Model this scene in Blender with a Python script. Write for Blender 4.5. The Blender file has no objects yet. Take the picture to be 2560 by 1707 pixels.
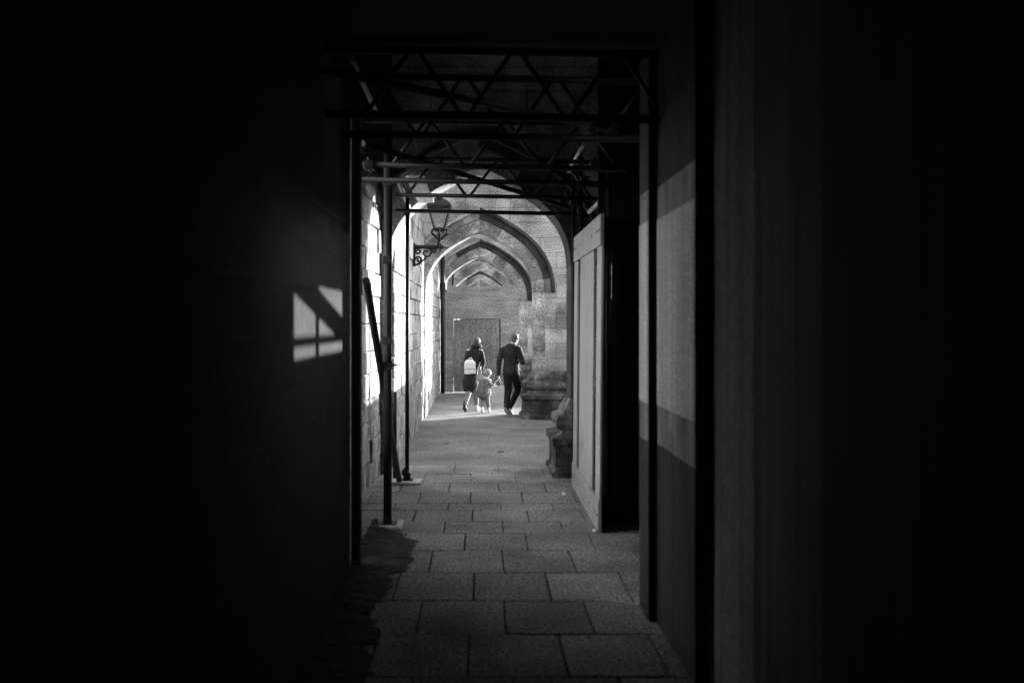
import bpy, bmesh, math, random
from mathutils import Vector, Matrix, noise as mnoise
random.seed(11)
S = bpy.context.scene
COL = S.collection
PI = math.pi

# ------------------------------------------------------------------ helpers
def link(o, parent=None):
    COL.objects.link(o)
    if parent is not None:
        o.parent = parent
    return o

def tag(o, label=None, cat=None, group=None, kind=None):
    if label: o['label'] = label
    if cat: o['category'] = cat
    if group: o['group'] = group
    if kind: o['kind'] = kind
    return o

def empty(name, loc, label, cat, group=None):
    o = bpy.data.objects.new(name, None)
    o.empty_display_size = .1
    o.location = loc
    link(o)
    return tag(o, label, cat, group)

def copy_tree(o, parent=None):
    c = o.copy(); COL.objects.link(c)
    c.parent = parent
    for ch in list(o.children):
        copy_tree(ch, c)
    return c

class MB:
    def __init__(self):
        self.v = []; self.f = []; self.mi = []
    def add(self, vs, fs, mi=0):
        n = len(self.v)
        self.v += [tuple(p) for p in vs]
        self.f += [tuple(i + n for i in f) for f in fs]
        self.mi += [mi] * len(fs)
        return self
    def box(self, x0, x1, y0, y1, z0, z1, mi=0, rot=0.0, jit=0.0):
        vs = [(x, y, z) for z in (z0, z1) for (x, y) in ((x0, y0), (x1, y0), (x1, y1), (x0, y1))]
        if rot:
            cx, cy = (x0 + x1) / 2, (y0 + y1) / 2
            c, s = math.cos(rot), math.sin(rot)
            vs = [(cx + (x - cx) * c - (y - cy) * s, cy + (x - cx) * s + (y - cy) * c, z) for x, y, z in vs]
        if jit:
            vs = [tuple(a + random.uniform(-jit, jit) for a in p) for p in vs]
        return self.add(vs, [(3, 2, 1, 0), (4, 5, 6, 7), (0, 1, 5, 4), (1, 2, 6, 5), (2, 3, 7, 6), (3, 0, 4, 7)], mi)
    def tube(self, p0, p1, r, r1=None, n=12, mi=0):
        return self.poly([p0, p1], [r, r if r1 is None else r1], n, mi)
    def poly(self, pts, r, n=10, mi=0):
        pts = [Vector(p) for p in pts]
        if not isinstance(r, (list, tuple)): r = [r] * len(pts)
        base = len(self.v); prev = None
        for i, p in enumerate(pts):
            d = (pts[min(i + 1, len(pts) - 1)] - pts[max(i - 1, 0)]).normalized()
            if prev is None:
                u = d.orthogonal().normalized()
            else:
                u = (prev - d * prev.dot(d)).normalized()
            prev = u
            w = d.cross(u)
            for k in range(n):
                a = 2 * PI * k / n
                self.v.append(tuple(p + (u * math.cos(a) + w * math.sin(a)) * r[i]))
        m = len(pts)
        for i in range(m - 1):
            for k in range(n):
                a = base + i * n + k; b = base + i * n + (k + 1) % n
                self.f.append((a, b, b + n, a + n)); self.mi.append(mi)
        self.f.append(tuple(base + k for k in reversed(range(n)))); self.mi.append(mi)
        self.f.append(tuple(base + (m - 1) * n + k for k in range(n))); self.mi.append(mi)
        return self
    def prism(self, pts, axis, a0, a1, mi=0):
        """closed outline pts in the plane normal to axis, extruded a0..a1"""
        def P(p, a):
            return {'Y': (p[0], a, p[1]), 'X': (a, p[0], p[1]), 'Z': (p[0], p[1], a)}[axis]
        n = len(pts)
        vs = [P(p, a0) for p in pts] + [P(p, a1) for p in pts]
        fs = [tuple(range(n)), tuple(reversed(range(n, 2 * n)))]
        fs += [(i, i + n, (i + 1) % n + n, (i + 1) % n) for i in range(n)]
        return self.add(vs, fs, mi)
    def capsule(self, p0, p1, r0, r1, fl=1.0, n=14, fx=1.0):
        """tapered capsule; offsets scaled in depth (y) by fl and in x by fx"""
        p0, p1 = Vector(p0), Vector(p1)
        d = p1 - p0
        L = d.length
        d = d / L if L > 1e-6 else Vector((0, 0, 1))
        u = d.orthogonal().normalized(); w = d.cross(u)
        rings = []
        for k in range(5):
            t = PI / 2 * (1 - (k + .25) / 4.25)
            rings.append((p0, -math.sin(t) * r0, math.cos(t) * r0))
        for k in range(5):
            t = PI / 2 * k / 4.25
            rings.append((p1, math.sin(t) * r1, math.cos(t) * r1))
        base = len(self.v)
        for c, off, rr in rings:
            for k in range(n):
                a = 2 * PI * k / n
                o = d * off + (u * math.cos(a) + w * math.sin(a)) * rr
                self.v.append((c.x + o.x * fx, c.y + o.y * fl, c.z + o.z))
        m = len(rings)
        for i in range(m - 1):
            for k in range(n):
                a = base + i * n + k; b = base + i * n + (k + 1) % n
                self.f.append((a, b, b + n, a + n)); self.mi.append(0)
        self.f.append(tuple(base + k for k in reversed(range(n)))); self.mi.append(0)
        self.f.append(tuple(base + (m - 1) * n + k for k in range(n))); self.mi.append(0)
        return self
    def ball(self, c, r, rot=None, n=16):
        rx, ry, rz = r if isinstance(r, (tuple, list)) else (r, r, r)
        c = Vector(c); base = len(self.v); m = 9
        for i in range(m):
            t = PI * (i + .3) / (m - .4)
            for k in range(n):
                a = 2 * PI * k / n
                o = Vector((math.sin(t) * math.cos(a) * rx, math.sin(t) * math.sin(a) * ry, math.cos(t) * rz))
                if rot is not None: o = rot @ o
                self.v.append(tuple(c + o))
        for i in range(m - 1):
            for k in range(n):
                a = base + i * n + k; b = base + i * n + (k + 1) % n
                self.f.append((a, a + n, b + n, b)); self.mi.append(0)
        self.f.append(tuple(base + k for k in range(n))); self.mi.append(0)
        self.f.append(tuple(base + (m - 1) * n + k for k in reversed(range(n)))); self.mi.append(0)
        return self
    def build(self, name, mats, parent=None, smooth=False, bevel=0.0, loc=None, seg=1):
        me = bpy.data.meshes.new(name)
        me.from_pydata(self.v, [], self.f)
        if not isinstance(mats, (list, tuple)): mats = [mats]
        for m in mats: me.materials.append(m)
        me.polygons.foreach_set('material_index', self.mi)
        bm = bmesh.new(); bm.from_mesh(me)
        bmesh.ops.recalc_face_normals(bm, faces=bm.faces)
        bm.to_mesh(me); bm.free()
        if smooth:
            me.polygons.foreach_set('use_smooth', [True] * len(me.polygons))
        me.update()
        o = bpy.data.objects.new(name, me)
        link(o, parent)
        if loc: o.location = loc
        if bevel:
            b = o.modifiers.new('bevel', 'BEVEL'); b.width = bevel; b.segments = seg
            b.limit_method = 'ANGLE'; b.angle_limit = math.radians(40)
        return o
    def remesh(self, name, mat, parent=None, voxel=.01, smooth=3):
        o = self.build(name, mat, None)
        r = o.modifiers.new('r', 'REMESH'); r.mode = 'VOXEL'; r.voxel_size = voxel; r.use_smooth_shade = True
        if smooth:
            s = o.modifiers.new('s', 'SMOOTH'); s.factor = .5; s.iterations = smooth
        dg = bpy.context.evaluated_depsgraph_get()
        me = bpy.data.meshes.new_from_object(o.evaluated_get(dg))
        o.modifiers.clear()
        o.data = me
        me.materials.clear(); me.materials.append(mat)
        me.polygons.foreach_set('use_smooth', [True] * len(me.polygons))
        o.parent = parent
        return o

# ------------------------------------------------------------------ materials (all neutral grey: a monochrome photograph)
def mat(name, base, rough=.9, grain=(55, .25), blotch=(1.5, .3), brick=None, stain=None, bump=.0,
        island=0.0, spec=.3, streak=None, metallic=0.0):
    m = bpy.data.materials.new(name); m.use_nodes = True
    nt = m.node_tree; N = nt.nodes; L = nt.links
    bsdf = N['Principled BSDF']
    bsdf.inputs['Roughness'].default_value = rough
    bsdf.inputs['Specular IOR Level'].default_value = spec
    bsdf.inputs['Metallic'].default_value = metallic
    tc = N.new('ShaderNodeTexCoord'); co = tc.outputs['Object']
    val = N.new('ShaderNodeValue'); val.outputs[0].default_value = base
    cur = val.outputs[0]
    def mul(a, b):
        n = N.new('ShaderNodeMath'); n.operation = 'MULTIPLY'
        L.new(a, n.inputs[0]); L.new(b, n.inputs[1]); return n.outputs[0]
    def remap(sock, lo, hi, a, b):
        n = N.new('ShaderNodeMapRange')
        n.inputs['From Min'].default_value = lo; n.inputs['From Max'].default_value = hi
        n.inputs['To Min'].default_value = a; n.inputs['To Max'].default_value = b
        L.new(sock, n.inputs['Value']); return n.outputs['Result']
    def noise(scale, detail=3, vec=None):
        n = N.new('ShaderNodeTexNoise'); n.inputs['Scale'].default_value = scale
        n.inputs['Detail'].default_value = detail
        L.new(vec or co, n.inputs['Vector']); return n.outputs['Fac']
    if blotch and blotch[1]:
        cur = mul(cur, remap(noise(blotch[0], 5), .3, .7, 1 - blotch[1], 1 + blotch[1]))
    if grain and grain[1]:
        cur = mul(cur, remap(noise(grain[0], 2), .3, .7, 1 - grain[1], 1 + grain[1]))
    h = None
    if brick:
        ax, bw, bh, ms, mort, var = brick
        sep = N.new('ShaderNodeSeparateXYZ'); L.new(co, sep.inputs[0])
        cb = N.new('ShaderNodeCombineXYZ')
        L.new(sep.outputs[ax[0]], cb.inputs['X']); L.new(sep.outputs[ax[1]], cb.inputs['Y'])
        bt = N.new('ShaderNodeTexBrick')
        bt.inputs['Scale'].default_value = 1.0
        bt.inputs['Brick Width'].default_value = bw; bt.inputs['Row Height'].default_value = bh
        bt.inputs['Mortar Size'].default_value = ms; bt.inputs['Mortar Smooth'].default_value = .3
        bt.inputs['Color1'].default_value = (1 - var,) * 3 + (1,)
        bt.inputs['Color2'].default_value = (1 + var,) * 3 + (1,)
        bt.inputs['Mortar'].default_value = (mort,) * 3 + (1,)
        bt.offset = .47
        # wobble the courses a little so the joints are not ruler-straight
        nz = N.new('ShaderNodeTexNoise'); nz.inputs['Scale'].default_value = 3.0
        L.new(co, nz.inputs['Vector'])
        mixv = N.new('ShaderNodeVectorMath'); mixv.operation = 'MULTIPLY_ADD'
        mixv.inputs[1].default_value = (.03, .03, 0)
        L.new(nz.outputs['Color'], mixv.inputs[0]); L.new(cb.outputs[0], mixv.inputs[2])
        L.new(mixv.outputs[0], bt.inputs['Vector'])
        cur = mul(cur, remap(bt.outputs['Color'], 0, 1, 0, 1))
        h = bt.outputs['Fac']
    if stain:
        # dark weathering patches: (scale, threshold, strength)
        nn = noise(stain[0], 6)
        cur = mul(cur, remap(nn, stain[1] - .06, stain[1] + .06, 1.0, stain[2]))
    if streak:
        sc = N.new('ShaderNodeVectorMath'); sc.operation = 'MULTIPLY'; sc.inputs[1].default_value = streak[0]
        L.new(co, sc.inputs[0])
        cur = mul(cur, remap(noise(1.0, 4, sc.outputs[0]), .35, .65, 1 - streak[1], 1 + streak[1]))
    if island:
        g = N.new('ShaderNodeNewGeometry')
        cur = mul(cur, remap(g.outputs['Random Per Island'], 0, 1, 1 - island, 1 + island))
    cc = N.new('ShaderNodeCombineColor')
    for k in range(3): L.new(cur, cc.inputs[k])
    L.new(cc.outputs[0], bsdf.inputs['Base Color'])
    if bump:
        bp = N.new('ShaderNodeBump'); bp.inputs['Strength'].default_value = bump
        bp.inputs['Distance'].default_value = .01
        L.new(noise(18, 5), bp.inputs['Height'])
        if h is not None:
            b2 = N.new('ShaderNodeBump'); b2.inputs['Strength'].default_value = .7
            b2.inputs['Distance'].default_value = .012; b2.invert = True
            L.new(h, b2.inputs['Height']); L.new(bp.outputs[0], b2.inputs['Normal'])
            L.new(b2.outputs[0], bsdf.inputs['Normal'])
        else:
            L.new(bp.outputs[0], bsdf.inputs['Normal'])
    return m

M = {}
M['arch_stone'] = mat('arch_stone', .32, brick=('XZ', .62, .31, .008, .5, .2), blotch=(1.6, .5), grain=(40, .65), stain=(1.3, .56, .5), bump=.5)
M['old_stone'] = mat('old_stone', .13, brick=('XZ', .62, .33, .014, .35, .25), blotch=(1.6, .5), grain=(34, .5), bump=.5)
M['voussoir'] = mat('voussoir', .29, island=.28, blotch=(2.2, .5), grain=(40, .65), stain=(2.0, .57, .5), bump=.5)
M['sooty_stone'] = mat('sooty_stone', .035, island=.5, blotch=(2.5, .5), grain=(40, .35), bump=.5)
M['mid_stone'] = mat('mid_stone', .17, island=.35, blotch=(2.5, .45), grain=(34, .55), bump=.5)
M['plinth_stone'] = mat('plinth_stone', .13, blotch=(3.0, .75), grain=(30, .5), stain=(2.3, .5, .35), bump=.9)
M['wall_stone'] = mat('wall_stone', .40, brick=('YZ', .75, .30, .012, .32, .12), blotch=(.9, .28), grain=(26, .3), stain=(3.4, .62, .4), streak=((.3, 6, .35), .15), bump=.8)
M['wall_block'] = mat('wall_block', .26, island=.22, blotch=(2.2, .35), grain=(42, .5), stain=(4.2, .57, .35), bump=1.0)
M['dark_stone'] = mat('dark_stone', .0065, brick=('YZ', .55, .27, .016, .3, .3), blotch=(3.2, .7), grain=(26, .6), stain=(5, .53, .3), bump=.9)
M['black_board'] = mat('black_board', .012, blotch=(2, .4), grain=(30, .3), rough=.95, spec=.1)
M['painted_board'] = mat('painted_board', .30, blotch=(.8, .06), grain=(75, .35), rough=.7, stain=(2.2, .64, .75), streak=((7, 7, .4), .08))
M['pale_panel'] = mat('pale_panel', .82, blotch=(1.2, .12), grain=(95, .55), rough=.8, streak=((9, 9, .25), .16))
M['door_wood'] = mat('door_wood', .15, blotch=(1.4, .3), grain=(34, .65), rough=.8, streak=((9, 1, 1.2), .2))
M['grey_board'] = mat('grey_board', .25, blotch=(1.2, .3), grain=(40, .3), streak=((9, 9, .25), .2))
M['fade_mid_board'] = mat('fade_mid_board', .12, blotch=(1.2, .3), grain=(60, .4), streak=((9, 9, .25), .3))  # middle step of the light's fall-off along the widest panel, as colour
M['fade_dark_board'] = mat('fade_dark_board', .035, blotch=(1.2, .3), grain=(60, .4), streak=((9, 9, .25), .3))  # last step of that fall-off, shade put into the colour
M['glow_edge_board'] = mat('glow_edge_board', .36, blotch=(1.5, .35), grain=(95, .5), streak=((9, 9, .4), .25), stain=(2.5, .6, .6))  # mid tone where the glow dims, put into the colour
M['plywood'] = mat('plywood', .21, blotch=(1.4, .3), grain=(34, .65), rough=.8, streak=((1.2, 1, 9), .22))
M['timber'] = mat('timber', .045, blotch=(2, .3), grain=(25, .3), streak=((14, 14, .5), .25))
M['pale_timber'] = mat('pale_timber', .6, blotch=(2, .2), grain=(40, .2), streak=((14, .5, 14), .2))
M['steel'] = mat('steel', .011, rough=.5, blotch=(5, .4), grain=(60, .3), spec=.2)
M['lit_steel'] = mat('lit_steel', .35, rough=.4, blotch=(9, .5), grain=(60, .3), spec=.5)  # lit copy of steel: the light on these tubes is in the colour
M['iron'] = mat('iron', .006, rough=.55, blotch=(8, .3), grain=(60, .2))
M['asphalt'] = mat('asphalt', .17, blotch=(1.4, .3), grain=(24, .42), bump=.6)
M['slab'] = mat('slab', .24, island=.16, blotch=(1.4, .35), grain=(48, .9), stain=(1.7, .66, .6), bump=.5)
M['joint'] = mat('joint', .02)
M['earth'] = mat('earth', .03, blotch=(6, .5), grain=(40, .5), bump=1.0)
M['outer_ground'] = mat('outer_ground', .10, blotch=(.3, .3), grain=(20, .4))
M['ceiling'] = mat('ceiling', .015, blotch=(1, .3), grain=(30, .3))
M['skin'] = mat('skin', .38, rough=.6, grain=None, blotch=(8, .08))
M['hair_dark'] = mat('hair_dark', .05, rough=.5, grain=(90, .4), blotch=(20, .3))
M['hair_brown'] = mat('hair_brown', .10, rough=.5, grain=(90, .4), blotch=(20, .3))
M['coat_black'] = mat('coat_black', .013, rough=.85, grain=(60, .3), blotch=(7, .5), bump=1.0)
M['jacket_black'] = mat('jacket_black', .02, rough=.8, grain=(60, .3), blotch=(7, .5), bump=1.0)
M['trousers_black'] = mat('trousers_black', .008, rough=.85, grain=(60, .3), blotch=(7, .5), bump=1.0)
M['trousers_pale'] = mat('trousers_pale', .17, grain=(60, .2), blotch=(9, .2))
M['shoe_pale'] = mat('shoe_pale', .6, grain=(60, .1), blotch=(10, .1))
M['shoe_black'] = mat('shoe_black', .03, grain=(60, .1), blotch=(10, .1), rough=.5)
M['bag_white'] = mat('bag_white', .65, grain=(50, .06), blotch=(6, .06))
M['paper_bag'] = mat('paper_bag', .6, grain=(50, .15), blotch=(8, .15))
M['child_print'] = mat('child_print', .10, grain=(45, .4), blotch=(15, .7))
M['child_knit'] = mat('child_knit', .22, grain=(70, .25), blotch=(12, .15))
M['leaf'] = mat('leaf', .03)
M['paper'] = mat('paper', .8)
gm = bpy.data.materials.new('lantern_glass'); gm.use_nodes = True
nt = gm.node_tree; nt.nodes.clear()
o_ = nt.nodes.new('ShaderNodeOutputMaterial'); mx = nt.nodes.new('ShaderNodeMixShader')
tr = nt.nodes.new('ShaderNodeBsdfTransparent'); gl = nt.nodes.new('ShaderNodeBsdfGlossy')
tr.inputs[0].default_value = (.86, .86, .86, 1); gl.inputs['Roughness'].default_value = .1
mx.inputs[0].default_value = .06
nt.links.new(tr.outputs[0], mx.inputs[1]); nt.links.new(gl.outputs[0], mx.inputs[2]); nt.links.new(mx.outputs[0], o_.inputs[0])
M['glass'] = gm

# ------------------------------------------------------------------ camera (frame px of the photograph: x = 1201 + 2400 X/Y, y = 808 - 2400 (Z-1.95)/Y)
cam = bpy.data.cameras.new('camera'); co = bpy.data.objects.new('camera', cam); link(co)
co.location = (0, 0, 1.95); co.rotation_euler = (PI / 2, 0, 0)
cam.sensor_width = 36; cam.lens = 33.75
cam.shift_x = 79 / 2560; cam.shift_y = -45.5 / 2560
cam.clip_start = .05; cam.clip_end = 3000
cam.dof.use_dof = True; cam.dof.focus_distance = 17; cam.dof.aperture_fstop = 1.4
S.camera = co
S.cycles.use_denoising = True
S.cycles.filter_width = 1.4
S.cycles.sample_clamp_indirect = 2.0
S.cycles.max_bounces = 10; S.cycles.diffuse_bounces = 6

# ------------------------------------------------------------------ light
AZ, EL = math.radians(36), math.radians(8.5)       # sun right and ahead, low
sdir = Vector((math.cos(EL) * math.cos(AZ), math.cos(EL) * math.sin(AZ), math.sin(EL)))
sl = bpy.data.lights.new('sun', 'SUN'); sl.energy = 2.1; sl.angle = math.radians(.7); sl.color = (1, 1, 1)
so = bpy.data.objects.new('sun', sl); link(so); so.rotation_euler = sdir.to_track_quat('Z', 'Y').to_euler()
so.location = (8, 6, 12)
W = bpy.data.worlds.new('World'); S.world = W; W.use_nodes = True
nt = W.node_tree; bg = nt.nodes['Background']
sky = nt.nodes.new('ShaderNodeTexSky'); sky.sky_type = 'NISHITA'; sky.sun_disc = False
sky.sun_elevation = EL; sky.sun_rotation = PI / 2 - AZ
bw = nt.nodes.new('ShaderNodeRGBToBW')
nt.links.new(sky.outputs[0], bw.inputs[0]); nt.links.new(bw.outputs[0], bg.inputs[0])
bg.inputs[1].default_value = .15
S.view_settings.view_transform = 'Standard'; S.view_settings.look = 'None'
S.view_settings.exposure = 3.45; S.view_settings.gamma = 1.0

# ------------------------------------------------------------------ ground
mb = MB(); mb.add([(-400, -300, -.03), (400, -300, -.03), (400, 600, -.03), (-400, 600, -.03)], [(0, 1, 2, 3)])
tag(mb.build('ground', M['outer_ground']), kind='structure')
# asphalt path: gently uneven sheet
mb = MB(); nx, ny = 10, 110
xs = [-1.3 + 4.2 * i / nx for i in range(nx + 1)]; ys = [13.19 + 47.6 * j / ny for j in range(ny + 1)]
vs = [(x, y, random.uniform(-.004, .004)) for y in ys for x in xs]
mb.add(vs, [(j * (nx + 1) + i, j * (nx + 1) + i + 1, (j + 1) * (nx + 1) + i + 1, (j + 1) * (nx + 1) + i) for j in range(ny) for i in range(nx)])
tag(mb.build('path', M['asphalt'], smooth=True), kind='structure')
# paving slabs, one island each with open joints
mb = MB(); mb.add([(-2.2, -3.2, -.02), (2.2, -3.2, -.02), (2.2, 13.3, -.02), (-2.2, 13.3, -.02)], [(0, 1, 2, 3)], 1)
row_y = [13.2, 12.45, 11.74, 11.67 - .6, 10.86 - .45, 10.02, 9.45, 8.92, 8.25, 7.51, 6.75, 6.03, 5.3, 4.57, 3.84, 3.1, 2.4, 1.7, 1.0, .3, -.4, -1.1, -1.8, -2.5, -3.2]
for r in range(len(row_y) - 1):
    y1, y0 = row_y[r], row_y[r + 1]
    off = -.09 if r % 2 == 1 else -.36
    x = off - .57 * 4 + random.uniform(-.015, .015)
    for k in range(8):
        w = .57 + random.uniform(-.02, .02)
        g = (.0025 + random.uniform(0, .004)) if y1 < 11.8 else .0012
        t = [random.uniform(-.004, .004) for _ in range(4)]
        if x > -2.2 and x + w < 2.4:
            X0, X1, Y0, Y1 = x + g, x + w - g, y0 + g, y1 - g
            b = .004
            top = [(X0 + b, Y0 + b, t[0]), (X1 - b, Y0 + b, t[1]), (X1 - b, Y1 - b, t[2]), (X0 + b, Y1 - b, t[3])]
            low = [(X0, Y0, -.018), (X1, Y0, -.018), (X1, Y1, -.018), (X0, Y1, -.018)]
            mb.add(top + low, [(0, 1, 2, 3), (4, 5, 1, 0), (5, 6, 2, 1), (6, 7, 3, 2), (7, 4, 0, 3)])
        x += w
tag(mb.build('paving', [M['slab'], M['joint']]), kind='structure')
# dark earth and debris along the left foot of the passage
mb = MB(); n = 420; pts = []
for i in range(n + 1):
    y = -2.8 + 12.2 * i / n
    e = -.64 + .05 * math.sin(y * 1.7) + .10 * mnoise.noise(Vector((y * 1.6, 3, 0))) + .09 * mnoise.noise(Vector((y * 6, 1, 0))) + .05 * mnoise.noise(Vector((y * 19, 7, 0))) + (max(0, y - 8.6) * -.38)
    pts.append((e, y))
cols = 8
vs = []
for (e, y) in pts:
    for k in range(cols + 1):
        x = -1.04 + (e + 1.04) * k / cols
        z = .006 + (0 if k == cols else random.uniform(.004, .03) * (1 - (k / cols) ** 2) + .03 * (1 - k / cols))
        vs.append((x, y, z))
mb.add(vs, [(i * (cols + 1) + k, i * (cols + 1) + k + 1, (i + 1) * (cols + 1) + k + 1, (i + 1) * (cols + 1) + k) for i in range(n) for k in range(cols)])
tag(mb.build('loose_earth', M['earth'], smooth=True), 'dark loose earth and debris along the left foot of the passage', 'earth', kind='stuff')

# ------------------------------------------------------------------ the arches
SPR = 2.58                       # springing
APX = 3.83
CX, HW = -.015, 1.11
LIFT = 0.0                       # raises the head of one arch
PROF = [(0, 0), (.1, .03), (.22, .088), (.42, .20), (.6, .325), (.768, .46), (.89, .595), (.977, .72), (1.04, .86), (1.085, 1.02), (HW, 1.25)]
def arch_pts(off=0.0, hw=1.0, fine=3):
    """outline from left springing over the apex to right springing, offset outward"""
    half = []
    for i in range(len(PROF) - 1):
        for k in range(fine):
            t = k / fine
            p0 = PROF[max(i - 1, 0)] if i > 0 else (-PROF[1][0], PROF[1][1]); p1 = PROF[i]; p2 = PROF[i + 1]
            p3 = PROF[i + 2] if i + 2 < len(PROF) else (HW + .01, 1.45)
            if i == 0: p0 = (-.1, -.03)
            h = lambda a, b, c, d: .5 * (2 * b + (c - a) * t + (2 * a - 5 * b + 4 * c - d) * t * t + (3 * b - a - 3 * c + d) * t ** 3)
            half.append((h(p0[0], p1[0], p2[0], p3[0]), h(p0[1], p1[1], p2[1], p3[1])))
    half.append(PROF[-1])
    half = [(x * hw, APX + LIFT - d) for x, d in half]
    out = []
    for i, (x, z) in enumerate(half):
        a = half[max(i - 1, 0)]; b = half[min(i + 1, len(half) - 1)]
        tx, tz = b[0] - a[0], b[1] - a[1]
        l = math.hypot(tx, tz); nx_, nz_ = -tz / l, tx / l
        if i == 0:
            nx_, nz_ = 0, 1.12
        if i == len(half) - 1:
            nx_, nz_ = 1, 0
        out.append((x + nx_ * off, z + nz_ * off))
    left = [(-x, z) for x, z in out[1:]][::-1]
    return [(x + CX, z) for x, z in left + out]

def voussoirs(mb, o0, o1, y0, y1, hw, step, pick, down=True, seed=0):
    rnd = random.Random(seed)
    A = arch_pts(o0, hw); B = arch_pts(o1, hw)
    n = len(A); mid = n // 2
    i = 0
    cuts = [0]
    while i < n - 1:
        acc = 0; j = i
        lim = step * rnd.uniform(.8, 1.25)
        while j < n - 1 and acc < lim:
            acc += math.dist(A[j], A[j + 1]); j += 1
            if j == mid: break
        cuts.append(j); i = j
    def blk(a, b, mi):
        g = .0015
        k = len(a)
        vs = [(p[0], y0, p[1]) for p in a] + [(p[0], y0, p[1]) for p in b] + [(p[0], y1, p[1]) for p in a] + [(p[0], y1, p[1]) for p in b]
        fs = []
        for q in range(k - 1):
            fs += [(q, q + 1, k + q + 1, k + q), (2 * k + q, 3 * k + q, 3 * k + q + 1, 2 * k + q + 1),
                   (q, 2 * k + q, 2 * k + q + 1, q + 1), (k + q, k + q + 1, 3 * k + q + 1, 3 * k + q)]
        fs += [(0, k, 3 * k, 2 * k), (k - 1, 3 * k - 1, 4 * k - 1, 2 * k - 1)]
        mb.add(vs, fs, mi)
    for a, b in zip(cuts[:-1], cuts[1:]):
        blk(A[a:b + 1], B[a:b + 1], pick((A[a][0] + A[b][0]) / 2, (A[a][1] + A[b][1]) / 2, rnd))
    if down:                                   # the jambs below the springing
        for sx in (0, n - 1):
            z = SPR + LIFT
            while z > .02:
                hgt = min(z, rnd.uniform(.26, .36))
                if z - hgt < .12: hgt = z
                xa, xb = A[sx][0], B[sx][0]
                blk([(xa, z), (xa, z - hgt)], [(xb, z), (xb, z - hgt)], pick(xa, z - hgt / 2, rnd))
                z -= hgt

TH = .62
def build_arch(Y, label, hw=1.0, stain=1, seed=1, outer=4.5, name='buttress_arch', dark_ring=False):
    ma = M['arch_stone']; mv = M['mid_stone'] if dark_ring else M['voussoir']
    root = empty(name, (0, Y, 0), label, 'stone arch', 'buttress arches over the passage')
    hole = arch_pts(.05, hw)
    outline = [(-1.75, 0), (hole[0][0], 0)] + hole + [(hole[-1][0], 0), (outer, 0), (outer, 5.6), (outer - 1.2, 6.6), (1.6, 8.2), (-1.75, 8.2)]
    MB().prism(outline, 'Y', 0, TH).build('wall', ma, root)
    # inner order
    def pickA(x, z, r):
        if dark_ring and x > .25: return 2  # nearest arch: right of the ring in the black stone
        if z < 2.0: return 0
        if stain == 1: return 1 if (x > .0 and r.random() < .55) or r.random() < .12 else 0
        return 1 if r.random() < .25 else 0
    mb = MB(); voussoirs(mb, 0, .235, -.012, TH + .012, hw, .40, pickA, seed=seed)
    mb.build('arch_ring', [mv, M['mid_stone'], M['sooty_stone']], root, bevel=.006)
    # outer order: black with soot over the right half
    def pickB(x, z, r):
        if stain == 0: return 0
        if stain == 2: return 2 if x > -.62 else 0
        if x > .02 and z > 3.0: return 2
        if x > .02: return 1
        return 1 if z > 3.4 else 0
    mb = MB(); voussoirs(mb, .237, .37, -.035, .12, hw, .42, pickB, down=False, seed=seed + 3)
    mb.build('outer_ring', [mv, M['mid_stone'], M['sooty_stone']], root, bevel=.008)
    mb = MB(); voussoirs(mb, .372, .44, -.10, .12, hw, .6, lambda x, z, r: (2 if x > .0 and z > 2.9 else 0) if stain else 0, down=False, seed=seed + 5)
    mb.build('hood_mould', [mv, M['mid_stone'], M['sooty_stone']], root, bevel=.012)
    # moulded plinth round the right pier
    jx = CX + HW * hw
    lv = [(0, .26), (.06, .26), (.085, .22), (.37, .21), (.41, .255), (.49, .255), (.53, .13), (.58, .12), (.61, .17), (.66, .2), (.71, .2), (.75, .17), (.77, .10), (.84, .08), (.97, -.004)]
    mb = MB(); vs = []
    for z, o in lv:
        vs += [(jx - o, -o - .02, z), (outer + o, -o - .02, z), (outer + o, TH + o + .02, z), (jx - o, TH + o + .02, z)]
    fs = []
    for k in range(len(lv) - 1):
        for c in range(4):
            a = 4 * k + c; b = 4 * k + (c + 1) % 4
            fs.append((a, b, b + 4, a + 4))
    fs.append(tuple(range(4 * len(lv) - 4, 4 * len(lv))))
    mb.add(vs, fs)
    pl = mb.build('plinth', M['plinth_stone'], root)
    bm = bmesh.new(); bm.from_mesh(pl.data)
    bmesh.ops.subdivide_edges(bm, edges=[e for e in bm.edges if abs(e.verts[0].co.z - e.verts[1].co.z) < .01 and e.calc_length() > .5], cuts=24, use_grid_fill=True)
    for v in bm.verts:
        v.co += mnoise.noise_vector(v.co * 5 + Vector((seed, 0, 0))) * .014 + mnoise.noise_vector(v.co * 17) * .006
    bm.to_mesh(pl.data); bm.free()
    return root

Y0A, SPC = 12.4, 7.3
LIFT = .12
build_arch(Y0A, 'nearest dark-ringed stone arch standing behind the scaffold tubes', hw=1.065, stain=1, seed=2, dark_ring=True)
LIFT = 0.0
build_arch(Y0A + SPC, 'weathered stone arch with soot black right side framing the walking family', stain=1, seed=7)
build_arch(Y0A + 2 * SPC, 'stone arch closed below by the plywood hoarding with a door', stain=2, seed=12)
build_arch(Y0A + 3 * SPC, 'first stone arch seen over the top of the plywood hoarding', stain=0, seed=21)
build_arch(Y0A + 4 * SPC, 'second stone arch seen over the plywood hoarding, sooty round its curve', stain=2, seed=33)
build_arch(Y0A + 5 * SPC, 'smallest and farthest stone arch seen over the plywood hoarding', stain=0, seed=41)

# ------------------------------------------------------------------ walls
FAR = 58.0
def thing_box(name, label, cat, m, boxes, group=None, bevel=0.0):
    mb = MB()
    for b in boxes: mb.box(*b)
    o = mb.build(name, m, bevel=bevel)
    return tag(o, label, cat, group)

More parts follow.
